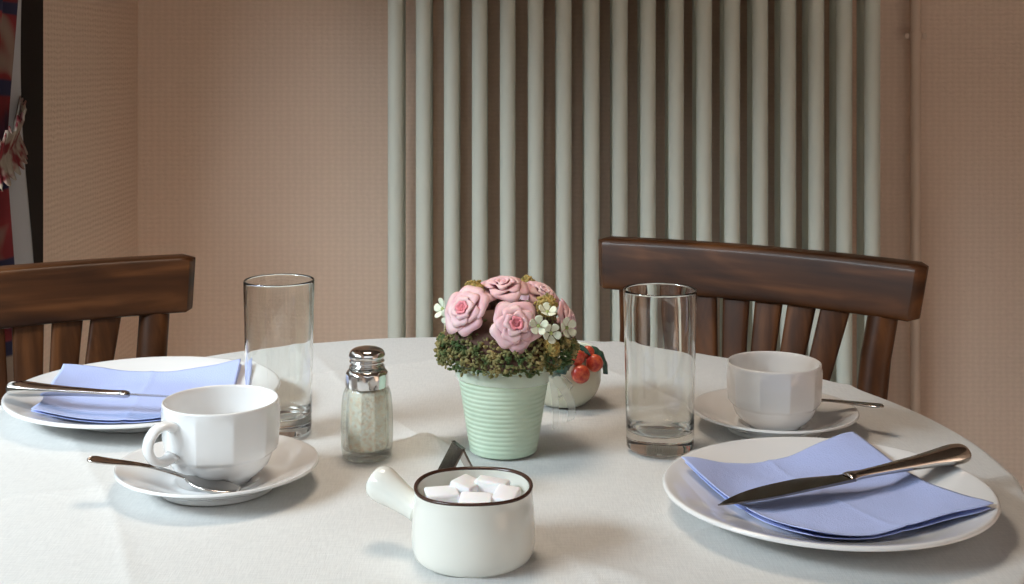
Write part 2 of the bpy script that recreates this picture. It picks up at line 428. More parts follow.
# radiator: two rows of upright tubes between header pipes
def radiator():
    t = thing('radiator', 'tall cream tubular radiator on the back wall', 'radiator', (0, D, 0))
    DF, DR = D - 0.125, D - 0.070
    pitch = 28.05 / F * DF
    x0 = (395.5 - 512) / F * DF
    z0, z1 = 0.22, 1.95
    fr = rr = None
    for row, y in (('f', DF - D), ('r', DR - D)):
        for k in range(18):
            x = x0 + k * pitch
            if (row == 'f' and fr is None) or (row == 'r' and rr is None):
                bm = bmesh.new(); tube(bm, (0, 0, z0), (0, 0, z1), 0.0153, 28)
                o = link('tube', bm, M_rad, t); autos(o)
                if row == 'f': fr = o
                else: rr = o
            else:
                o = fr.copy(); COL.objects.link(o); o.parent = t
            o.location = (x, y, 0)
    for z in (z0, z1):
        bm = bmesh.new(); box(bm, (x0 - 0.018, DF - D - 0.016, z - 0.02), (x0 + 17 * pitch + 0.018, DR - D + 0.016, z + 0.02), 0.008, 3)
        autos(link('header', bm, M_rad, t))
    for z in (z0, z1):
        for x in (x0 + 1.5 * pitch, x0 + 15.5 * pitch):
            bm = bmesh.new(); box(bm, (x - 0.015, DR - D + 0.012, z - 0.012), (x + 0.015, -0.0008, z + 0.012), 0.002); link('bracket', bm, M_rad, t)
radiator()

def pipe():
    x = (915.5 - 512) / F * (D - 0.03)
    t = thing('heating_pipe', 'thin vertical heating pipe painted like the wall right of the radiator', 'pipe', (x, D, 0))
    bm = bmesh.new(); tube(bm, (0, -0.030, 0.0), (0, -0.030, H), 0.0105, 24); autos(link('pipe', bm, M_pipe, t))
    zc = CAMZ + 24 / F * (D - 0.03)
    bm = bmesh.new()
    lathe(bm, [(0.0106, -0.007), (0.0135, -0.007), (0.0135, 0.007), (0.0106, 0.007)], 24, cy=-0.030, cz=zc)
    tube(bm, (0, -0.02, zc), (0, 0, zc), 0.005, 12)
    for s in (-1, 1): tube(bm, (s * 0.018, -0.034, zc), (s * 0.018, -0.024, zc), 0.0048, 12); box(bm, (min(0.011 * s, 0.022 * s), -0.032, zc - 0.006), (max(0.011 * s, 0.022 * s), -0.027, zc + 0.006), 0.001)
    autos(link('clamp', bm, M_pipe, t))
pipe()

# pendant lamp over the table (above the picture)
def pendant():
    t = thing('pendant_lamp', 'fabric pendant lamp hanging over the middle of the table', 'lamp', (LAMP[0], LAMP[1], H))
    bm = bmesh.new(); tube(bm, (0, 0, LAMP[2] - H + 0.14), (0, 0, 0), 0.003, 10); link('cord', bm, M_black, t)
    bm = bmesh.new(); lathe(bm, [(0.0, 0.15), (0.05, 0.148), (0.155, 0.0), (0.153, 0.0), (0.05, 0.144), (0.0, 0.146)], 64, cz=LAMP[2] - H + 0.004)
    autos(link('lamp_shade', bm, M_shade, t), 50)
pendant()

# ------------------------------------------------------------------ table and cloth
TC = Vector((-0.05, 0.955)); TR = 0.417
def table():
    t = thing('dining_table', 'round dining table under the white cloth', 'table', (TC.x, TC.y, 0))
    bm = bmesh.new(); lathe(bm, [(0, 0.715), (0.39, 0.715), (0.402, 0.719), (0.405, 0.73), (0.402, 0.742), (0.398, 0.7455), (0, 0.7455)], 96)
    autos(link('tabletop', bm, M_wood_x, t))
    bm = bmesh.new(); lathe(bm, smooth_prof([(0.07, 0.03), (0.05, 0.07), (0.032, 0.15), (0.045, 0.30), (0.034, 0.45), (0.05, 0.62), (0.09, 0.715)]), 40)
    link('pedestal', bm, M_wood_z, t)
    for k in range(4):
        a = R(50) + k * PI / 2
        bm = bmesh.new(); pts = [Vector((math.cos(a) * r, math.sin(a) * r, z)) for r, z in ((0.03, 0.13), (0.12, 0.12), (0.22, 0.075), (0.30, 0.028), (0.34, 0.02))]
        sweep(bm, pts, lambda i, u: ell(0.022, 0.020 + 0 * u, 12)); link('leg', bm, M_wood_z, t)
table()

n_c = Vector((-0.42, 0.9075)); t_c = Vector((0.9075, 0.42))
def cloth_z(x, y):
    a = n_c.x * x + n_c.y * y; b = t_c.x * x + t_c.y * y
    z = 0.0
    wob = 0.004 * math.sin(b * 17) + 0.002 * math.sin(b * 41)
    for c, amp, w in ((0.918, 0.0026, 0.010), (0.673, 0.0026, 0.010), (1.165, 0.0030, 0.010)):
        u = a - c - wob
        z += amp * math.exp(-abs(u) / w)
    wob2 = 0.004 * math.sin(a * 15 + 1)
    for c, amp, w in ((0.352, 0.0014, 0.008), (0.598, 0.0014, 0.008), (0.106, 0.0014, 0.008), (-0.14, 0.0014, 0.008)):
        z += amp * math.exp(-abs(b - c - wob2) / w)
    z += 0.0007 * noise.noise(Vector((x * 9, y * 9, 0.3))) + 0.0003 * noise.noise(Vector((x * 30, y * 30, 2.3)))
    # the soft wrinkle between the shaker and the sugar pot
    px, py = x + 0.083, y - 0.968
    u = 0.82 * px + 0.57 * py; v = -0.57 * px + 0.82 * py
    z += 0.0060 * math.exp(-(u / 0.030) ** 2 - (v / 0.011) ** 2)
    u2 = 0.9 * (x + 0.060) - 0.42 * (y - 0.975); v2 = 0.42 * (x + 0.060) + 0.9 * (y - 0.975)
    z += 0.0045 * math.exp(-(u2 / 0.022) ** 2 - (v2 / 0.006) ** 2)
    # wrinkle near the front of the flower pot and right of the sugar pot
    u3 = (x - 0.06) * 0.8 + (y - 0.735) * -0.6; v3 = 0.6 * (x - 0.06) + 0.8 * (y - 0.735)
    z += 0.0022 * math.exp(-(u3 / 0.03) ** 2 - (v3 / 0.010) ** 2)
    return z

def tablecloth():
    bm = bmesh.new(); n = 560
    rr = 0.007
    radii = [0.0] + [(TR - rr) * (k / 150) ** 0.9 for k in range(1, 150)]
    prof = [(r, 0) for r in radii]
    for k in range(0, 9): a = k / 8 * PI / 2; prof.append((TR - rr + rr * math.sin(a), -rr + rr * math.cos(a)))
    for k in range(1, 26): prof.append((TR, -rr - 0.22 * k / 25))
    rings = []
    for (r, z) in prof:
        if r == 0: rings.append([bm.verts.new((0, 0, cloth_z(TC.x, TC.y)))]); continue
        ring = []
        for k in range(n):
            a = 2 * PI * k / n; x = r * math.cos(a); y = r * math.sin(a)
            dz = cloth_z(x + TC.x, y + TC.y) * (1 - sm(0, 0.03, -z))
            dr = 0
            if z < -rr:
                dd = (-z - rr) / 0.22
                dr = 0.024 * dd ** 1.6 * (math.sin(a * 13 + 0.7 * math.sin(a * 3)) - 0.2) - 0.006 * dd
            f = (r + dr) / r
            ring.append(bm.verts.new((x * f, y * f, z + dz)))
        rings.append(ring)
    for A, B in zip(rings, rings[1:]):
        for k in range(n):
            k2 = (k + 1) % n
            if len(A) == 1: bm.faces.new((A[0], B[k], B[k2]))
            else: bm.faces.new((A[k], B[k], B[k2], A[k2]))
    o = link('tablecloth', bm, M_cloth); o.location = (TC.x, TC.y, TZ)
    md = o.modifiers.new('s', 'SOLIDIFY'); md.thickness = 0.0012; md.offset = -1
    tag(o, 'white linen tablecloth with ironed fold lines covering the round table', 'tablecloth')
tablecloth()

# ------------------------------------------------------------------ chairs
def make_chair(label, loc, rz):
    """origin: floor under the middle of the top rail; +y points away from the table"""
    t = thing('dining_chair', label, 'chair', loc, rz, 'dark wooden slat-back chairs at the table')
    ZT, ZB = 0.840, 0.782
    # top rail, gently curved, ends cut at a slant
    bm = bmesh.new(); n = 40; rings = []
    hw = 0.187
    for i in range(n + 1):
        u = -1 + 2 * i / n
        row = []
        hh = (ZT - ZB) / 2; th = 0.0145
        m_ = 28
        cy = -0.012 * u * u + 0.004
        e = max(0, (abs(u) - 0.955) / 0.045); k_ = math.sqrt(max(0, 1 - e * e * 0.92))
        for q in range(m_):
            a = 2 * PI * q / m_; ca, sa = math.cos(a), math.sin(a)
            py_ = th * k_ * math.copysign(abs(ca) ** 0.22, ca); pz_ = hh * (1 - 0.12 * (1 - k_)) * math.copysign(abs(sa) ** 0.25, sa)
            zz = (ZT + ZB) / 2 + pz_ + 0.002 * (1 - u * u)
            xx = hw * u * (1 + 0.020 * pz_ / hh)
            row.append(bm.verts.new((xx, cy + py_ + (zz - 0.80) * 0.18, zz)))
        rings.append(row)
    for A, B in zip(rings, rings[1:]):
        for q in range(m_): bm.faces.new((A[q], A[(q + 1) % m_], B[(q + 1) % m_], B[q]))
    bm.faces.new(rings[0]); bm.faces.new(rings[-1][::-1])
    autos(link('top_rail', bm, M_wood_x, t), 50)
    def yb(z): return (z - 0.80) * 0.18
    # rear uprights run down into the rear legs
    for s in (-1, 1):
        bm = bmesh.new()
        pts = [Vector((s * 0.1465, -0.003 + yb(0.790), 0.790)), Vector((s * 0.1400, -0.003 + yb(0.74), 0.74)), Vector((s * 0.134, -0.004 + yb(0.62), 0.62)), Vector((s * 0.135, 0.0 + yb(0.46), 0.46)), Vector((s * 0.150, 0.0, 0.24)), Vector((s * 0.165, 0.035, 0.0))]
        sweep(bm, pts, lambda i, u: ell(0.0158, 0.0128 + 0.003 * sm(0, 0.4, u), 18), up=Vector((0, 1, 0)))
        autos(link('rear_post', bm, M_wood_z, t), 60)
    # fan of six slats, tops spaced 37 mm, feet drawn together
    for k in range(6):
        off = (k - 2.5) * 0.0386
        foot = (k - 2.5) * 0.0115
        bm = bmesh.new(); pts = []
        for j in range(9):
            u = j / 8; z = 0.792 - u * 0.30
            x = off + (foot - off) * (u * 0.9 + 0.1 * u * u)
            pts.append(Vector((x, 0.003 + yb(z) - 0.022 * (x / 0.19) ** 2 - 0.004 * math.sin(u * PI), z)))
        def sect(i, u): 
            w = 0.0156 - 0.0085 * u; h = 0.0048
            return [(w * math.copysign(abs(math.cos(a)) ** 0.4, math.cos(a)), h * math.copysign(abs(math.sin(a)) ** 0.5, math.sin(a))) for a in [2 * PI * q / 16 for q in range(16)]]
        sweep(bm, pts, sect, up=Vector((0, 1, 0)))
        autos(link('slat', bm, M_wood_z, t), 60)
    bm = bmesh.new(); box(bm, (-0.15, -0.075, 0.478), (0.15, -0.045, 0.502), 0.006, 3); link('lower_rail', bm, M_wood_x, t)
    # seat
    bm = bmesh.new(); n = 72; prof = [(0, 0.445), (0.9, 0.445), (0.985, 0.45), (1.0, 0.462), (0.985, 0.475), (0.93, 0.48), (0.55, 0.473), (0, 0.471)]
    rings = []
    for (f, z) in prof:
        if f == 0: rings.append([bm.verts.new((0, -0.245, z))]); continue
        row = []
        for k in range(n):
            a = 2 * PI * k / n; ca, sa = math.cos(a), math.sin(a)
            w = 0.195 - 0.02 * (sa * 0.5 + 0.5)
            row.append(bm.verts.new((f * w * math.copysign(abs(ca) ** 0.6, ca), -0.245 + f * 0.195 * math.copysign(abs(sa) ** 0.6, sa), z)))
        rings.append(row)
    for A, B in zip(rings, rings[1:]):
        for k in range(n):
            k2 = (k + 1) % n
            if len(A) == 1: bm.faces.new((A[0], B[k], B[k2]))
            elif len(B) == 1: bm.faces.new((A[k], A[k2], B[0]))
            else: bm.faces.new((A[k], A[k2], B[k2], B[k]))
    link('seat', bm, M_wood_x, t)
    for s in (-1, 1):
        bm = bmesh.new(); sweep(bm, [Vector((s * 0.14, -0.39, 0.45)), Vector((s * 0.165, -0.42, 0.0))], lambda i, u: ell(0.018 - 0.004 * u, 0.018 - 0.004 * u, 16), up=Vector((0, 1, 0)))
        autos(link('front_leg', bm, M_wood_z, t), 60)
        bm = bmesh.new(); tube(bm, (s * 0.157, -0.409, 0.16), (s * 0.154, 0.012, 0.17), 0.009, 12); link('stretcher', bm, M_wood_z, t)
    bm = bmesh.new(); tube(bm, (-0.156, -0.20, 0.165), (0.156, -0.20, 0.165), 0.009, 12); link('stretcher', bm, M_wood_x, t)
    return t
ch = make_chair('dark wooden slat-back chair behind the right cup, against the radiator', (0.267, 1.398, 0), R(-31.7))
dup(ch, 'dark wooden slat-back chair at left edge behind the plate with blue napkin', (-0.503, 1.2575, 0), R(33.2))

# ------------------------------------------------------------------ crockery
def plate_prof():
    p = [(0, 0.0035), (0.056, 0.0035), (0.0585, 0.0), (0.0625, 0.0), (0.0650, 0.004), (0.080, 0.0078), (0.098, 0.0130), (0.1080, 0.0160), (0.1090, 0.0172), (0.1083, 0.0184), (0.1060, 0.0186), (0.094, 0.0150), (0.078, 0.0098), (0.0695, 0.0070), (0.062, 0.0058), (0.040, 0.0052), (0, 0.0052)]
    return [p[0]] + smooth_prof(p[1:-1], 3) + [p[-1]]
def plate_top(r):
    pts = [(0, 0.0052), (0.040, 0.0052), (0.062, 0.0058), (0.0695, 0.0070), (0.078, 0.0098), (0.094, 0.0150), (0.106, 0.0186), (0.12, 0.0186)]
    for (a, za), (b, zb) in zip(pts, pts[1:]):
        if r <= b: return za + (zb - za) * (r - a) / (b - a)
    return 0.0186
PR = Vector((0.2075, 0.832, TZ + 0.001)); SR_ = 0.985
PL = Vector((-0.3135, 1.076, TZ + 0.001)); SL_ = 1.045
def plate(label, loc, s):
    bm = bmesh.new(); lathe(bm, plate_prof(), 128)
    o = link('plate', bm, M_porc); o.location = loc; o.scale = (s, s, s)
    return tag(o, label, 'plate', 'white porcelain plates')
p1 = plate('white round plate in the right foreground carrying napkin and knife', PR, SR_)
p2 = p1.copy(); COL.objects.link(p2); p2.location = PL; p2.scale = (SL_,) * 3
p2['label'] = 'white round plate at the left table edge with napkin and knife'

def saucer(label, loc, s):
    p = [(0, 0.003), (0.036, 0.003), (0.0375, 0.0), (0.0405, 0.0), (0.0425, 0.004), (0.055, 0.0095), (0.0685, 0.0150), (0.0700, 0.0158), (0.0697, 0.0170), (0.0680, 0.0172), (0.058, 0.0130), (0.044, 0.0070), (0.034, 0.0050), (0.030, 0.0056), (0.027, 0.0046), (0, 0.0046)]
    bm = bmesh.new(); lathe(bm, [p[0]] + smooth_prof(p[1:-1], 3) + [p[-1]], 112)
    o = link('saucer', bm, M_porc); o.location = loc; o.scale = (s, s, s)
    return tag(o, label, 'saucer', 'white porcelain saucers')
S1 = Vector((-0.2065, 0.885, TZ + 0.001)); S2 = Vector((0.2130, 1.024, TZ + 0.001))
sl = saucer('white saucer in the left foreground under the handled cup', S1, 1.0)
sr = sl.copy(); COL.objects.link(sr); sr.location = S2; sr.scale = (0.955,) * 3; sr['label'] = 'white saucer at right under the cup near the right glass'

def cup(label, loc, rz, s, facet0):
    t = thing('cup', label, 'cup', loc, rz, 'white faceted porcelain cups', s)
    NF = 10; n = 240
    # (radius, height, facet blend)
    prof = [(0, 0.0025, 0), (0.017, 0.0025, 0), (0.0185, 0, 0), (0.0215, 0, 0), (0.0230, 0.0025, 0), (0.0290, 0.0065, 0), (0.0335, 0.0115, 0), (0.0355, 0.0165, 0), (0.0360, 0.0185, 0),
            (0.0363, 0.0192, 0.2), (0.0385, 0.0205, 0.9), (0.0395, 0.0225, 1), (0.0401, 0.0300, 1), (0.0406, 0.0400, 1), (0.0409, 0.0475, 1), (0.0407, 0.0500, 0.7), (0.0403, 0.0525, 0.15), (0.0404, 0.0545, 0), (0.0401, 0.0556, 0), (0.0394, 0.0560, 0), (0.0387, 0.0556, 0), (0.0383, 0.0545, 0),
            (0.0378, 0.050, 0), (0.0372, 0.035, 0), (0.0355, 0.022, 0), (0.0305, 0.011, 0), (0.020, 0.0055, 0), (0, 0.0045, 0)]
    bm = bmesh.new(); rings = []
    for (r, z, f) in prof:
        if r == 0: rings.append([bm.verts.new((0, 0, z))]); continue
        row = []
        for k in range(n):
            a = 2 * PI * k / n; step = 2 * PI / NF
            loc_a = ((a - facet0) % step) - step / 2
            pr = r * (1 + (math.cos(step / 2) / math.cos(loc_a) * 1.012 - 1) * 0.8)
            rr = r + (pr - r) * f
            row.append(bm.verts.new((rr * math.cos(a), rr * math.sin(a), z)))
        rings.append(row)
    for A, B in zip(rings, rings[1:]):
        for k in range(n):
            k2 = (k + 1) % n
            if len(A) == 1: bm.faces.new((A[0], B[k], B[k2]))
            elif len(B) == 1: bm.faces.new((A[k], A[k2], B[0]))
            else: bm.faces.new((A[k], A[k2], B[k2], B[k]))
    link('cup_body', bm, M_porc, t)
    # ring handle along +x
    bm = bmesh.new(); pts = []
    for k in range(33):
        a = R(128) - R(256) * k / 32
        pts.append(Vector((0.0478 + 0.0122 * math.cos(a), 0, 0.0355 + 0.0120 * math.sin(a))))
    def sect(i, u):
        e = abs(2 * u - 1) ** 4
        w = 0.0050 + 0.0016 * e; h = 0.0030 + 0.0008 * e
        return ell(w, h, 16)
    # side = t x up; take up = world y so that the width runs along y
    n_ = len(pts); rs = []
    for i, p in enumerate(pts):
        tt = (pts[min(i + 1, n_ - 1)] - pts[max(i - 1, 0)]).normalized(); w = Vector((0, 1, 0)); s_ = tt.cross(w).normalized()
        rs.append([bm.verts.new(p + w * a + s_ * b) for (a, b) in sect(i, i / (n_ - 1))])
    for A, B in zip(rs, rs[1:]):
        for k in range(16): bm.faces.new((A[k], A[(k + 1) % 16], B[(k + 1) % 16], B[k]))
    bm.faces.new(rs[0]); bm.faces.new(rs[-1][::-1])
    link('handle', bm, M_porc, t)
    return t
c1 = cup('white faceted cup in the left foreground with its ring handle showing', S1 + Vector((0.002, 0, 0.005)), math.atan2(-0.777, -0.63), 1.0, R(-8))
c2 = dup(c1, 'white faceted cup at right standing before the slat-back chair', S2 + Vector((-0.0020, -0.010, 0.0046)), math.atan2(0.93, 0.35), 0.925)

# ------------------------------------------------------------------ glasses
def tumbler(label, loc):
    bm = bmesh.new()
    RO, RB, HH = 0.0281, 0.0259, 0.1222
    out = [(0, 0.0022), (0.014, 0.0018), (0.0200, 0.0006), (0.0225, 0.0), (0.0245, 0.0005), (0.0258, 0.0025), (RB, 0.006), (RB + 0.0001, 0.012)]
    for k in range(1, 12): out.append((RB + (RO - RB) * k / 11, 0.012 + (HH - 0.0137) * k / 11))
    rim = [(RO - 0.0001, HH - 0.0005), (RO - 0.0006, HH), (RO - 0.0011, HH - 0.0005)]
    inn = []
    for k in range(11, 0, -1): inn.append((RB - 0.0012 + (RO - RB) * k / 11, 0.014 + (HH - 0.0160) * k / 11))
    inn += [(RB - 0.0022, 0.0165), (RB - 0.0040, 0.0145), (0.017, 0.0130), (0.010, 0.0122), (0, 0.0120)]
    lathe(bm, out + rim + inn, 128)
    o = link('drinking_glass', bm, M_glass); o.location = loc
    return tag(o, label, 'glass', 'tall clear drinking glasses')
G1 = P(279, 60 + 378 / 1.010, TZ); G2 = P(660, 60 + 378 / 0.968, TZ)
g1 = tumbler('tall empty clear glass at left behind the handled cup', G1 + Vector((0, 0, 0.002)))
g2 = g1.copy(); COL.objects.link(g2); g2.location = G2 + Vector((0, 0, 0.002)); g2['label'] = 'tall empty clear glass at right between flower pot and right cup'

# ------------------------------------------------------------------ salt shaker
def shaker():
    loc = P(367, 60 + 378 / 0.948, TZ) + Vector((0, 0, 0.0018))
    t = thing('salt_shaker', 'small fluted glass shaker with chrome cap filled with coarse salt', 'shaker', loc, R(9), s=1.03)
    NF = 10
    def fac(r, z, a, depth=1.0):
        st = 2 * PI / NF; la = (a % st) - st / 2
        f = sm(0.001, 0.006, z) * (1 - sm(0.046, 0.052, z))
        pr = r * math.cos(st / 2) / math.cos(la) * 1.02
        return r + (pr - r) * f * depth, z
    out = [(0, 0.0015), (0.012, 0.0012), (0.0145, 0), (0.0165, 0.0003), (0.0178, 0.0022), (0.0183, 0.008), (0.0187, 0.020), (0.0184, 0.034), (0.0174, 0.045), (0.0158, 0.0505), (0.0135, 0.0530), (0.0130, 0.0560), (0.0130, 0.0660)]
    inn = [(0.0118, 0.0660), (0.0118, 0.0550), (0.0140, 0.0500), (0.0152, 0.044), (0.0160, 0.033), (0.0162, 0.020), (0.0158, 0.010), (0.0145, 0.0065), (0.010, 0.0055), (0, 0.0052)]
    bm = bmesh.new(); lathe(bm, smooth_prof(out, 3) + smooth_prof(inn, 3), 160, rf=lambda r, z, a: fac(r, z, a) if r > 0.0125 else (r, z))
    link('glass_jar', bm, M_shglass, t)
    bm = bmesh.new(); lathe(bm, smooth_prof([(0, 0.0062), (0.010, 0.0063), (0.0143, 0.0075), (0.0156, 0.011), (0.0160, 0.020), (0.0158, 0.033), (0.0150, 0.043), (0.0137, 0.0485), (0.010, 0.0502), (0.004, 0.0490), (0, 0.0488)], 3), 160, rf=lambda r, z, a: fac(r, z, a, 1.0) if r > 0.0125 else (r, z))
    o = link('salt_filling', bm, M_salt, t); o['kind'] = 'stuff'
    # collar with flat facets, perforated plate, screw cap with ridges
    bm = bmesh.new()
    def cf(r, z, a):
        st = 2 * PI / 12; la = (a % st) - st / 2
        return (r * math.cos(st / 2) / math.cos(la) * 1.02 if 0.052 < z < 0.0615 and r > 0.0145 else r), z
    lathe(bm, [(0.0135, 0.0515), (0.0150, 0.0515), (0.0152, 0.0525), (0.0152, 0.0605), (0.0148, 0.0622), (0.0132, 0.0640), (0.010, 0.0650), (0, 0.0655)], 120, rf=cf)
    col = autos(link('collar', bm, M_chrome, t))
    bm = bmesh.new()
    for k in range(9):
        a = 2 * PI * k / 9; r = 0.0118
        lathe(bm, [(0, 0.0003), (0.0006, 0.0003), (0.0006, 0)], 10, cx=r * math.cos(a), cy=r * math.sin(a), cz=0.0643)
    link('pour_hole', bm, M_hole, col)
    bm = bmesh.new()
    lathe(bm, smooth_prof([(0.0100, 0.0650), (0.0118, 0.0660), (0.0124, 0.0668), (0.0112, 0.0676), (0.0122, 0.0688), (0.0128, 0.0700), (0.0117, 0.0710), (0.0126, 0.0722), (0.0132, 0.0736), (0.0130, 0.0750), (0.0118, 0.0774), (0.0085, 0.0792), (0.004, 0.0800), (0, 0.0802)], 3), 64)
    link('screw_cap', bm, M_chrome, t)
shaker()

# ------------------------------------------------------------------ sugar pot and cubes
SP = Vector(((473.5 - 512) * 0.758 / F, 0.758, TZ + 0.0015))
def sugar_pot():
    t = thing('sugar_pot', 'small cream ceramic pot with brown rim and stub handle holding sugar cubes', 'pot', SP)
    def wob(r, z, a): z *= 1.055; return r * (1 + 0.012 * math.sin(2 * a + 0.5) * sm(0.02, 0.04, z)), z + 0.0006 * math.sin(3 * a) * sm(0.03, 0.04, z)
    out = [(0, 0.0015), (0.028, 0.0012), (0.0305, 0.0), (0.0330, 0.0004), (0.0352, 0.0022), (0.0366, 0.0060), (0.0372, 0.0120), (0.0370, 0.0200), (0.0362, 0.0290), (0.0354, 0.0350), (0.0355, 0.0397)]
    inn = [(0.0331, 0.0397), (0.0333, 0.034), (0.0338, 0.028), (0.0335, 0.0230), (0.0300, 0.0195), (0.022, 0.0185), (0, 0.0183)]
    bm = bmesh.new()
    lathe(bm, smooth_prof(out, 3), 112, rf=wob); lathe(bm, smooth_prof(inn, 3), 112, rf=wob)
    autos(link('pot_body', bm, M_pot, t), 80)
    bm = bmesh.new()
    lathe(bm, smooth_prof([(0.0355, 0.0396), (0.0357, 0.0402), (0.0354, 0.0409), (0.0346, 0.0412), (0.0337, 0.0409), (0.0332, 0.0402), (0.0331, 0.0396)], 3), 112, rf=wob)
    link('rim', bm, M_brown, t)
    # hollow tapered stub handle
    a = Vector((-0.0330, 0.010, 0.0235)); b = Vector((-0.0580, 0.026, 0.0350)); d = (b - a)
    bm = bmesh.new(); prof = [(0.0, 0.0076), (0.25, 0.0078), (0.6, 0.0092), (0.85, 0.0106), (1.0, 0.0110), (1.12, 0.0100), (1.18, 0.0078), (1.17, 0.0055), (1.08, 0.0042), (0.9, 0.0030), (0.88, 0.0003)]
    ax = d.normalized(); s1 = ax.cross(Vector((0, 0, 1))).normalized(); s2 = s1.cross(ax); rings = []
    for (u, r) in smooth_prof(prof, 3):
        rings.append([bm.verts.new(a + d * u + s1 * (r * math.cos(2 * PI * k / 32)) + s2 * (r * math.sin(2 * PI * k / 32))) for k in range(32)])
    for A, B in zip(rings, rings[1:]):
        for k in range(32): bm.faces.new((A[k], A[(k + 1) % 32], B[(k + 1) % 32], B[k]))
    bm.faces.new(rings[0]); bm.faces.new(rings[-1][::-1])
    link('handle', bm, M_pot, t)
sugar_pot()
def cubes():
    L3, W3, H3 = 0.0200, 0.0145, 0.0110
    bm = bmesh.new(); box(bm, (-L3 / 2, -W3 / 2, -H3 / 2), (L3 / 2, W3 / 2, H3 / 2), 0.0017, 3)
    base = link('sugar_cube', bm, M_sugar)
    spec = [(-0.019, -0.004, 0.0312, 12, 6, 0, 'sugar cube leaning at the left side inside the brown-rimmed pot'),
            (-0.005, 0.008, 0.0330, 65, 14, 4, 'sugar cube standing crosswise in the middle of the brown-rimmed pot'),
            (0.0110, 0.011, 0.0325, -12, -6, 6, 'sugar cube near the back right wall of the brown-rimmed pot'),
            (0.0195, -0.006, 0.0310, 75, 4, -6, 'sugar cube against the right wall inside the brown-rimmed pot'),
            (0.002, -0.013, 0.0305, -6, 8, 0, 'sugar cube lying nearest the front wall inside the brown-rimmed pot')]
    for i, (x, y, z, rz, rx, ry, lab) in enumerate(spec):
        o = base if i == 0 else base.copy()
        if i: COL.objects.link(o)
        o.location = SP + Vector((x, y, z + 0.0045)); o.rotation_euler = (R(rx), R(ry), R(rz)); tag(o, lab, 'sugar cube', 'sugar cubes in the pot')
    for (x, y, rz) in ((-0.014, -0.010, 30), (-0.012, 0.011, -20), (0.012, 0.008, 60), (0.011, -0.011, -10)):
        o = base.copy(); COL.objects.link(o); o.location = SP + Vector((x, y, 0.0255)); o.rotation_euler = (0, 0, R(rz))
        tag(o, 'sugar cube in the bottom layer of the brown-rimmed pot', 'sugar cube', 'sugar cubes in the pot')
cubes()

# ------------------------------------------------------------------ bent steel stand behind the sugar pot
def steel_stand():
    ap = P(453, 442, 0.784)
    t = thing('card_stand', 'small folded steel stand shaped like an upturned V behind the sugar pot', 'stand', (ap.x + 0.020 * math.sin(R(24)), ap.y - 0.020 * math.cos(R(24)), TZ + 0.0015), R(24))
    for s, hx in ((-1, 0.020), (1, 0.017)):
        bm = bmesh.new(); w = 0.0016; n = 4
        pts = [(s * 0.0002, 0.0335), (s * hx * 0.5, 0.0172), (s * hx, 0.0008)]
        rr = []
        for (x, z) in pts:
            rr.append([bm.verts.new((x - s * w, 0, z)), bm.verts.new((x, 0, z)), bm.verts.new((x, 0.020, z)), bm.verts.new((x - s * w, 0.020, z))])
        for A, B in zip(rr, rr[1:]):
            for k in range(4): bm.faces.new((A[k], A[(k + 1) % 4], B[(k + 1) % 4], B[k]))
        bm.faces.new(rr[0]); bm.faces.new(rr[-1])
        link('side_panel', bm, M_blade, t, smooth=False)
    bm = bmesh.new(); box(bm, (-0.014, 0.002, 0.0), (0.014, 0.018, 0.0012), 0.0004); link('base', bm, M_blade, t)
steel_stand()

# ------------------------------------------------------------------ napkins
def napkin(label, center, s, corners, seed, fold):
    """corners in order A(left) B(back) C(right) D(front) as plan points"""
    A, B, C_, D_ = [Vector(c) for c in corners]
    t = thing('napkin', label, 'napkin', (center.x, center.y, center.z), 0, 'folded blue paper napkins')
    n = 70
    sub = []
    def layer(name, inset, dz, twist, wav):
        bm = bmesh.new(); g = []
        for j in range(n + 1):
            v = j / n; row = []
            for i in range(n + 1):
                u = i / n
                p = A.lerp(B, u).lerp(D_.lerp(C_, u), v)
                c = (A + B + C_ + D_) / 4
                p = c + Matrix.Rotation(twist, 2) @ ((p - c) * inset)
                # slightly wavy borders
                e = 0.0016 * noise.noise(Vector((u * 5, v * 5, seed)))
                p = p + Vector((e, -e))
                rel = p - Vector((center.x, center.y)); r = rel.length / s
                zp = plate_top(r) * s
                # paper bridges the step of the plate: lean towards a smoother bowl
                zs = s * (0.0062 + 0.0128 * sm(0.052, 0.112, r))
                z = max(zp, zs) + 0.0007 + dz
                z += wav * (0.5 + 0.5 * math.sin((u * 1.0 + v * 0.25) * 2 * PI * 1.2 + seed)) * (0.15 + 0.85 * sm(0.03, 0.10, r))
                z += 0.0012 * max(0, noise.noise(Vector((p.x * 26, p.y * 26, seed + 3))))
                ru = abs(u - 0.5); rv = abs(v - 0.5)
                z += fold * math.exp(-rv / 0.018) * 0.0012 + fold * math.exp(-ru / 0.018) * 0.0012
                row.append(bm.verts.new((rel.x, rel.y, z)))
            g.append(row)
        for j in range(n):
            for i in range(n): bm.faces.new((g[j][i], g[j + 1][i], g[j + 1][i + 1], g[j][i + 1]))
        o = link(name, bm, M_nap, t); md = o.modifiers.new('s', 'SOLIDIFY'); md.thickness = 0.0005; md.offset = -1
        return o
    layer('lower_ply', 0.985, 0.0, R(-1.8), 0.0032)
    layer('upper_ply', 1.0, 0.0022, 0, 0.0048)
    return t
def plan(px, py, z): p = P(px, py, z); return (p.x, p.y)
napkin('blue paper napkin lying under the knife on the right foreground plate', PR, SR_,
       [plan(681, 461, 0.773), plan(854, 436, 0.773), plan(994, 506, 0.771), plan(818, 541, 0.766)], 1.3, 0.6)
napkin('blue paper napkin lying under the knife on the left plate', PL, SL_,
       [plan(31, 411, 0.770), plan(63, 364, 0.774), plan(241, 361, 0.774), (-0.236, 1.012)], 4.1, 0.6)

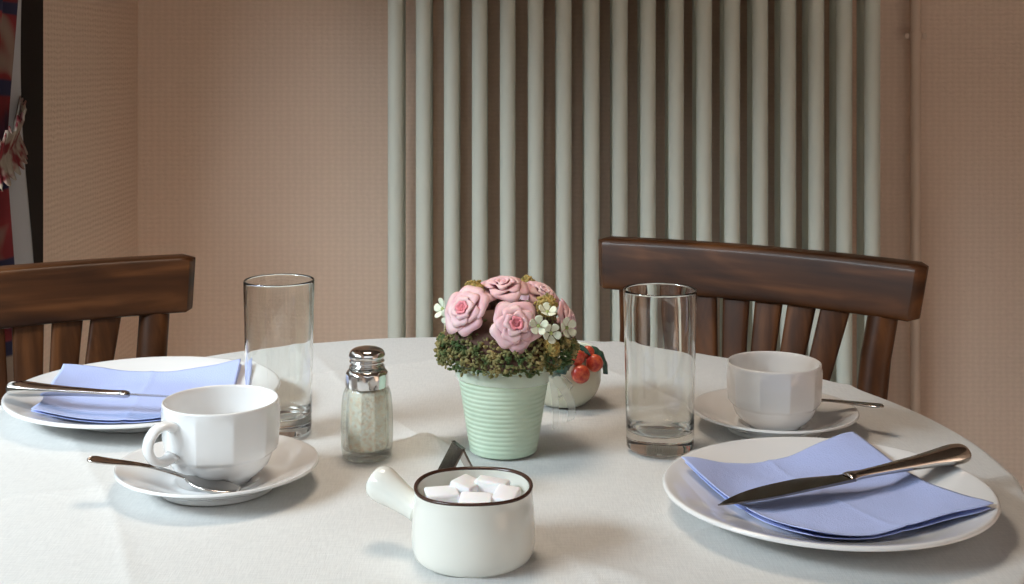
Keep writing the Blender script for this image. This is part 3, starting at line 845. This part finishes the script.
# ------------------------------------------------------------------ knives and spoons
def knife(label, p0, p1, roll):
    """p0 handle end, p1 blade tip (world, centre line)"""
    d = p1 - p0; Ln = d.length
    t = thing('table_knife', label, 'knife', p0, 0, 'table knives resting on the plates')
    q = d.to_track_quat('X', 'Z'); t.rotation_mode = 'XYZ'
    t.rotation_euler = (q.to_matrix().to_4x4() @ Matrix.Rotation(roll, 4, 'X')).to_euler()
    hl = 0.50 * Ln
    bm = bmesh.new(); pts = []; secs = []
    keys = [(0.0, 0.0012, 0.0010), (0.012, 0.0062, 0.0045), (0.04, 0.0088, 0.0062), (0.12, 0.0098, 0.0066), (0.22, 0.0092, 0.0058), (0.40, 0.0072, 0.0044), (0.65, 0.0052, 0.0034), (0.85, 0.0040, 0.0029), (0.93, 0.0044, 0.0030), (0.97, 0.0058, 0.0032), (1.0, 0.0060, 0.0026)]
    w = smooth_prof([(k[1], k[0]) for k in keys], 4); h = smooth_prof([(k[2], k[0]) for k in keys], 4)
    for (a, u), (b, _) in zip(w, h):
        pts.append(Vector((u * hl, 0, 0))); secs.append((a, b))
    sweep(bm, pts, lambda i, u: ell(secs[i][0], secs[i][1], 24))
    link('handle', bm, M_steel, t)
    bm = bmesh.new(); n = 44; rings = []
    for i in range(n + 1):
        u = i / n; x = hl * 0.985 + u * (Ln - hl * 0.985)
        back = 0.0070 * (1 - 0.0 * u) - 0.0075 * max(0, u - 0.55) ** 2 / 0.2025 * 0.9
        edge = -(0.0070 + 0.0075 * sm(0, 0.35, u)) * (1 - max(0, (u - 0.45) / 0.55) ** 2.4)
        if u < 0.06: edge = -0.0066
        back = max(back, -0.001)
        edge = min(edge, back - 0.0008)
        th = 0.0011 * (1 - 0.6 * u)
        mid = (back * 0.6 + edge * 0.4)
        rings.append([bm.verts.new((x, back, th * 0.9)), bm.verts.new((x, mid, th)), bm.verts.new((x, edge, 0.0001)), bm.verts.new((x, edge, -0.0001)), bm.verts.new((x, mid, -th)), bm.verts.new((x, back, -th * 0.9))])
    for A, B in zip(rings, rings[1:]):
        for k in range(6): bm.faces.new((A[k], A[(k + 1) % 6], B[(k + 1) % 6], B[k]))
    bm.faces.new(rings[0]); bm.faces.new(rings[-1][::-1])
    autos(link('blade', bm, M_blade, t), 30)
    return t
knife('table knife with heavy polished handle on the right plate, tip pointing left', P(966, 452, 0.7765), P(718, 505, 0.7670) + Vector((0, 0, 0.0)), R(0))
knife('table knife seen edge-on across the left plate, handle over its rim', P(8, 388, 0.7800), P(8, 388, 0.780) + Vector((0.205, -0.026, -0.0035)), R(-15))

def spoon(label, tip, end, lift):
    d = end - tip; Ln = d.length
    t = thing('teaspoon', label, 'spoon', tip, 0, 'teaspoons on the saucers')
    q = d.to_track_quat('X', 'Z'); t.rotation_euler = q.to_matrix().to_euler()
    bm = bmesh.new(); n, m = 80, 12; top = []
    for i in range(n + 1):
        u = i / n; s = u * Ln
        bl = 0.34
        if u < bl:
            b = u / bl; hw = 0.0115 * math.sin(PI * min(1, b * 0.93 + 0.03)) ** 0.55 * (1 - 0.18 * b) + 0.0004; dp = 0.0045 * math.sin(PI * b) ** 0.8
        else:
            hw = 0; dp = 0
        neck = 0.0019 + 0.0033 * sm(0.55, 0.97, u)
        if u > 0.96: neck *= math.sqrt(max(0.05, 1 - ((u - 0.96) / 0.04) ** 2))
        if u > 0.22: hw = max(hw if u < bl else 0, neck * sm(0.22, bl, u), hw)
        arch = lift * math.sin(PI * sm(0.24, 1.0, u) ** 0.8) if u > 0.24 else 0
        row = []
        for k in range(m + 1):
            v = -1 + 2 * k / m
            row.append(bm.verts.new((s, hw * v, -dp * (1 - v * v) + arch - 0.0006 * (1 - v * v) * (1 if u > bl else 0) + 0.0)))
        top.append(row)
    for A, B in zip(top, top[1:]):
        for k in range(m): bm.faces.new((A[k], A[k + 1], B[k + 1], B[k]))
    o = link('spoon', bm, M_steel, t); md = o.modifiers.new('s', 'SOLIDIFY'); md.thickness = 0.0014; md.offset = 0
    o.name = 'spoon_body'
    return t
spoon('teaspoon on the left saucer with its handle sticking out left', P(239, 490, 0.7625), P(88, 458, 0.7800), 0.0032)
spoon('teaspoon on the right saucer, only its handle showing behind the cup', Vector((0.202, 1.078, 0.7635)), P(883, 406, 0.7745), 0.001)

# ------------------------------------------------------------------ flower pot
FP = P(503.5, 60 + 378 / 0.966, TZ) + Vector((0, 0, 0.0015))
def frame_to(nrm):
    return Vector(nrm).normalized().to_track_quat('Z', 'Y').to_matrix().to_4x4()
def rose(t, pos, nrm, rad, spin, seed):
    rnd = random.Random(seed)
    M = Matrix.Translation(pos) @ frame_to(nrm) @ Matrix.Rotation(spin, 4, 'Z') @ Matrix.Scale(rad, 4)
    bm = bmesh.new()
    def petal(az, w, r0, r1, z0, z1, curl, nu=14, nv=10):
        g = []
        ph = rnd.uniform(0, 6)
        for j in range(nv + 1):
            v = j / nv; row = []
            for i in range(nu + 1):
                u = -1 + 2 * i / nu
                ww = w * (0.55 + 0.45 * math.sin(min(1, v * 1.15) * PI / 2))
                top = 1 - 0.16 * abs(u) ** 2.5 + 0.03 * math.sin(u * 5 + ph)
                vv = v * top
                r = r0 + (r1 - r0) * (vv ** 1.6) + curl * max(0, vv - 0.72) ** 1.2 * 2.2 * (1 - 0.25 * u * u) + 0.015 * math.sin(u * 7 + ph) * v
                z = z0 + (z1 - z0) * math.sin(vv * PI / 2) - curl * max(0, vv - 0.82) ** 1.5 * 5.0
                a = az + u * ww
                row.append(bm.verts.new(M @ Vector((r * math.cos(a), r * math.sin(a), z))))
            g.append(row)
        for j in range(nv):
            for i in range(nu): bm.faces.new((g[j][i], g[j][i + 1], g[j + 1][i + 1], g[j + 1][i]))
    for k in range(5): petal(2 * PI * k / 5 + rnd.uniform(-.15, .15), 0.86, 0.22, 0.88, -0.35, 0.20 + rnd.uniform(-.05, .05), 0.42)
    for k in range(5): petal(2 * PI * (k + .5) / 5 + rnd.uniform(-.15, .15), 0.80, 0.18, 0.62, -0.25, 0.36 + rnd.uniform(-.04, .04), 0.36)
    for k in range(4): petal(2 * PI * k / 4 + rnd.uniform(-.2, .2), 0.95, 0.12, 0.40, -0.2, 0.47, 0.25)
    o = link('rose', bm, M_pink, t, recalc=False)
    md = o.modifiers.new('s', 'SOLIDIFY'); md.thickness = 0.0005
    bm = bmesh.new()
    for k in range(3): petal(2 * PI * k / 3 + 0.4, 1.25, 0.07, 0.23, -0.2, 0.50, 0.12)
    g = []                                      # tight spiral heart
    for i in range(60):
        a = i * 0.28; r = 0.02 + 0.0020 * i
        g.append((bm.verts.new(M @ Vector((r * math.cos(a), r * math.sin(a), -0.1))), bm.verts.new(M @ Vector((r * 1.1 * math.cos(a), r * 1.1 * math.sin(a), 0.50 - 0.001 * i)))))
    for A, B in zip(g, g[1:]): bm.faces.new((A[0], B[0], B[1], A[1]))
    o2 = link('rose_heart', bm, M_pinkd if seed % 2 == 0 else M_pink, o, recalc=False)
    md = o2.modifiers.new('s', 'SOLIDIFY'); md.thickness = 0.0004
def blossom(t, pos, nrm, rad, spin):
    M = Matrix.Translation(pos) @ frame_to(nrm) @ Matrix.Rotation(spin, 4, 'Z') @ Matrix.Scale(rad, 4)
    bm = bmesh.new()
    for k in range(5):
        a0 = 2 * PI * k / 5; g = []
        for j in range(6):
            v = j / 5; row = []
            for i in range(7):
                u = -1 + i / 3; r = 0.12 + 0.88 * v * (1 - 0.10 * u * u); w = 0.62 * math.sin(0.35 + v * 2.0) ** 0.8
                a = a0 + u * w * 0.92
                row.append(bm.verts.new(M @ Vector((r * math.cos(a), r * math.sin(a), 0.06 + 0.42 * v * v - 0.12 * u * u * v + 0.01 * k))))
            g.append(row)
        for j in range(5):
            for i in range(6): bm.faces.new((g[j][i], g[j][i + 1], g[j + 1][i + 1], g[j + 1][i]))
    o = link('blossom', bm, M_white_f, t, recalc=False); md = o.modifiers.new('s', 'SOLIDIFY'); md.thickness = 0.0004
    bm = bmesh.new(); r_ = bmesh.ops.create_icosphere(bm, subdivisions=2, radius=0.2, matrix=M @ Matrix.Translation((0, 0, 0.1)))
    link('blossom_heart', bm, M_green_l, o)

def flowers():
    t = thing('flower_pot', 'mint green ribbed pot of pink paper roses and moss in the table centre', 'flower pot', FP)
    # pot: ribbed cone, rolled rim
    prof = [(0, 0.001), (0.0235, 0.001), (0.0250, 0.0), (0.0262, 0.0012)]
    NR = 15
    z0, z1 = 0.003, 0.0555
    for i in range(NR * 6 + 1):
        u = i / (NR * 6); z = z0 + (z1 - z0) * u
        prof.append((0.0262 + (0.0345 - 0.0262) * u - 0.00055 * abs(math.cos(PI * NR * u)) ** 3 + 0.0002, z))
    prof += [(0.0352, 0.0565), (0.0362, 0.0580), (0.0368, 0.0620), (0.0371, 0.0665), (0.0368, 0.0684), (0.0358, 0.0688), (0.0348, 0.0680), (0.0342, 0.0600), (0.0335, 0.0560), (0.02, 0.0550), (0, 0.055)]
    bm = bmesh.new(); lathe(bm, prof, 112); link('pot', bm, M_mint, t)
    # mossy mound and its fuzzy collar
    rnd = random.Random(3)
    bm = bmesh.new(); lathe(bm, smooth_prof([(0.030, 0.062), (0.038, 0.070), (0.045, 0.077), (0.046, 0.086), (0.041, 0.098), (0.030, 0.108), (0.015, 0.113), (0, 0.114)], 3), 40)
    core = link('core', bm, M_twig, t)
    bm = bmesh.new()
    for k in range(3000):
        a = rnd.uniform(0, 2 * PI); e = rnd.betavariate(1.6, 1.6)
        zz = 0.0665 + 0.031 * e
        rr = 0.0385 + 0.0130 * math.sin(PI * min(1, e * 0.75 + 0.22)) + rnd.uniform(-0.003, 0.0025) + 0.003 * noise.noise(Vector((math.cos(a) * 3, math.sin(a) * 3, zz * 60)))
        s = rnd.uniform(0.0008, 0.0018)
        if rnd.random() < 0.2: zz = 0.092 + 0.016 * rnd.random(); rr = rnd.uniform(0.015, 0.042) * (1 - 2.0 * (zz - 0.092)) 
        Mx = Matrix.Translation((rr * math.cos(a) + 0.002, rr * math.sin(a), zz)) @ Matrix.Rotation(rnd.uniform(0, 3), 4, Vector((rnd.random(), rnd.random(), rnd.random())).normalized()) @ Matrix.Diagonal((s * 1.5, s, s * 0.8, 1))
        bmesh.ops.create_icosphere(bm, subdivisions=1, radius=1, matrix=Mx)
    o = link('moss', bm, M_moss, t, smooth=False); o['kind'] = 'stuff'
    def loc(px, py, d):
        z = CAMZ - (py - 60) * d / F
        return Vector(((px - 512) * d / F, d, z)) - FP
    specs = [(467, 311, 0.936, (-0.50, -0.78, 0.50), 0.0182, 0.3, 2), (515.5, 326, 0.926, (0.10, -0.90, 0.42), 0.0182, 1.1, 4), (503, 291, 0.962, (-0.05, -0.32, 0.94), 0.0190, 0.2, 7),
             (541, 296, 0.978, (0.45, -0.35, 0.80), 0.0155, 2.2, 9), (564, 322, 0.966, (0.93, -0.25, 0.25), 0.0165, 0.9, 5), (468, 303, 1.010, (-0.6, 0.65, 0.5), 0.0165, 0.5, 6), (525, 305, 1.018, (0.3, 0.85, 0.45), 0.0170, 1.5, 8)]
    for (px, py, d, nr, rad, sp, sd) in specs: rose(t, loc(px, py, d), nr, rad, sp, sd)
    for (px, py, d, rad) in ((475, 290, 0.958, 0.0082), (546, 305, 0.945, 0.0085), (552, 348, 0.928, 0.006), (528, 283, 0.99, 0.006)):
        c = loc(px, py, d); bm = bmesh.new()
        for k in range(130):
            v = Vector((rnd.gauss(0, 1), rnd.gauss(0, 1), rnd.gauss(0, 1))).normalized() * rad * rnd.uniform(0.8, 1.0)
            bmesh.ops.create_icosphere(bm, subdivisions=1, radius=rnd.uniform(0.0008, 0.0013), matrix=Matrix.Translation(c + v))
        bmesh.ops.create_icosphere(bm, subdivisions=2, radius=rad * 0.85, matrix=Matrix.Translation(c))
        link('seed_head', bm, M_seed, t, smooth=False)
    for (px, py, d, nr, rad, sp) in ((538, 326, 0.922, (0.2, -0.9, 0.3), 0.0062, 0.2), (550.5, 333, 0.922, (0.35, -0.85, 0.1), 0.0062, 0.9), (566, 328, 0.935, (0.6, -0.75, 0.25), 0.0066, 0.4), (547, 312.5, 0.934, (0.2, -0.5, 0.8), 0.0060, 0.1), (443.5, 309, 0.955, (-0.85, -0.5, 0.3), 0.0066, 0.7), (449, 317, 0.945, (-0.7, -0.7, 0.0), 0.0050, 0.1)):
        blossom(t, loc(px, py, d), nr, rad * 1.2, sp)
    for (px, py, d, px2, py2) in ((497, 303, 0.945, 494, 322), (505, 300, 0.945, 503, 322), (490, 305, 0.946, 485, 320), (513, 300, 0.945, 513, 318), (520, 300, 0.945, 524, 314)):
        bm = bmesh.new(); tube(bm, loc(px, py, d), loc(px2, py2, d + 0.005), 0.0009, 8); link('twig', bm, M_twig, t)
    # sheer ribbon: wrapped under the rim with two tails at the right
    bm = bmesh.new(); A = []; B = []
    for k in range(96):
        a = 2 * PI * k / 96; r = 0.0374 + 0.0004 * math.sin(a * 9)
        A.append(bm.verts.new((r * math.cos(a), r * math.sin(a), 0.0565 + 0.0012 * math.sin(a * 2)))); B.append(bm.verts.new((r * math.cos(a), r * math.sin(a), 0.0660 + 0.0012 * math.sin(a * 2))))
    for k in range(96): bm.faces.new((A[k], A[(k + 1) % 96], B[(k + 1) % 96], B[k]))
    for (dx, dz, ln, w) in ((0.016, -0.040, 1.0, 0.006), (0.004, -0.046, 1.0, 0.005)):
        g = []
        for j in range(24):
            u = j / 23; x = 0.0355 + dx * math.sin(u * PI * 0.62); z = 0.062 + dz * u; y = -0.012 - 0.006 * math.sin(u * 5)
            g.append((bm.verts.new((x - w * 0.4, y - 0.003 * math.cos(u * 4), z)), bm.verts.new((x + w * 0.6, y + 0.003, z + 0.002))))
        for P0, P1 in zip(g, g[1:]): bm.faces.new((P0[0], P0[1], P1[1], P1[0]))
    g = []
    for j in range(30):                       # loop of the bow
        a = 2 * PI * j / 29; c = Vector((0.0445 + 0.008 * math.cos(a + PI), -0.012, 0.052 + 0.013 * math.sin(a) * (0.6 + 0.4 * math.cos(a))))
        g.append((bm.verts.new(c + Vector((0, -0.003, 0))), bm.verts.new(c + Vector((0, 0.004, 0)))))
    for P0, P1 in zip(g, g[1:]): bm.faces.new((P0[0], P0[1], P1[1], P1[0]))
    o = link('ribbon', bm, M_ribbon, t, recalc=False); o['label'] = 'sheer translucent ribbon'
flowers()

# ------------------------------------------------------------------ bowl with berries behind the flower pot
def bowl():
    c = Vector((0.0445, 1.098, TZ + 0.0025)); FS = 0.93
    t = thing('bowl', 'ivory ceramic bowl with moulded red berries and dark leaves behind the flower pot', 'bowl', c)
    prof = [(0, 0.0012), (0.018, 0.001), (0.020, 0.0), (0.0225, 0.0006), (0.0290, 0.0065), (0.0338, 0.0155), (0.0358, 0.0260), (0.0350, 0.0370), (0.0325, 0.0460), (0.0298, 0.0515), (0.0288, 0.0522), (0.0278, 0.0510), (0.0300, 0.0450), (0.0322, 0.0360), (0.0328, 0.0260), (0.0305, 0.0160), (0.0250, 0.0080), (0.014, 0.0050), (0, 0.0046)]
    bm = bmesh.new(); prof = [(r * FS, z * 0.90) for r, z in prof]; lathe(bm, [prof[0]] + smooth_prof(prof[1:-1], 3) + [prof[-1]], 96); link('bowl_body', bm, M_bowl, t)
    def loc(px, py, d):
        d = d - 0.006
        z = CAMZ - (py - 60) * d / F
        return Vector(((px - 512) * d / F, d, z)) - c
    for (px, py, d, r) in ((580.5, 374, 1.068, 0.0080), (594.5, 363, 1.078, 0.0074), (577, 357.5, 1.071, 0.0068), (588, 352, 1.082, 0.0055)):
        bm = bmesh.new(); bmesh.ops.create_icosphere(bm, subdivisions=4, radius=r)
        for v in bm.verts: v.co *= 1 + 0.03 * noise.noise(v.co * 400)
        p = loc(px, py, d)
        for v in bm.verts: v.co = Vector((v.co.x, v.co.y * 0.8, v.co.z)) + p
        link('berry', bm, M_cherry, t)
    def leaf(pts, w, nm='leaf'):
        bm = bmesh.new(); n = 22; rings = []
        for i in range(n + 1):
            u = i / n; k = u * (len(pts) - 1); a = min(int(k), len(pts) - 2); f = k - a
            p = pts[a].lerp(pts[a + 1], f); tt = (pts[a + 1] - pts[a]).normalized()
            out = Vector((p.x, p.y, 0.3 * (p.z - 0.026))).normalized(); sd = tt.cross(out).normalized()
            ww = w * math.sin(PI * (0.06 + 0.90 * u)) * (1 + 0.14 * math.sin(u * 26)); hh = 0.0022
            rings.append([bm.verts.new(p + sd * (ww * math.cos(q)) + out * (hh * math.sin(q))) for q in [2 * PI * j / 12 for j in range(12)]])
        for A, B in zip(rings, rings[1:]):
            for j in range(12): bm.faces.new((A[j], A[(j + 1) % 12], B[(j + 1) % 12], B[j]))
        bm.faces.new(rings[0]); bm.faces.new(rings[-1][::-1]); link(nm, bm, M_leaf, t)
    leaf([loc(574, 361, 1.069), loc(566, 364, 1.064), loc(558, 370, 1.064), loc(552, 377, 1.066)], 0.0062)
    leaf([loc(583, 351, 1.085), loc(593, 350, 1.087), loc(600, 355, 1.088), loc(605, 365, 1.092), loc(605.5, 374, 1.092)], 0.0050)
    leaf([loc(568, 344, 1.080), loc(577, 345, 1.078), loc(585, 350, 1.078), loc(590, 356, 1.078)], 0.0022, 'stem')
bowl()
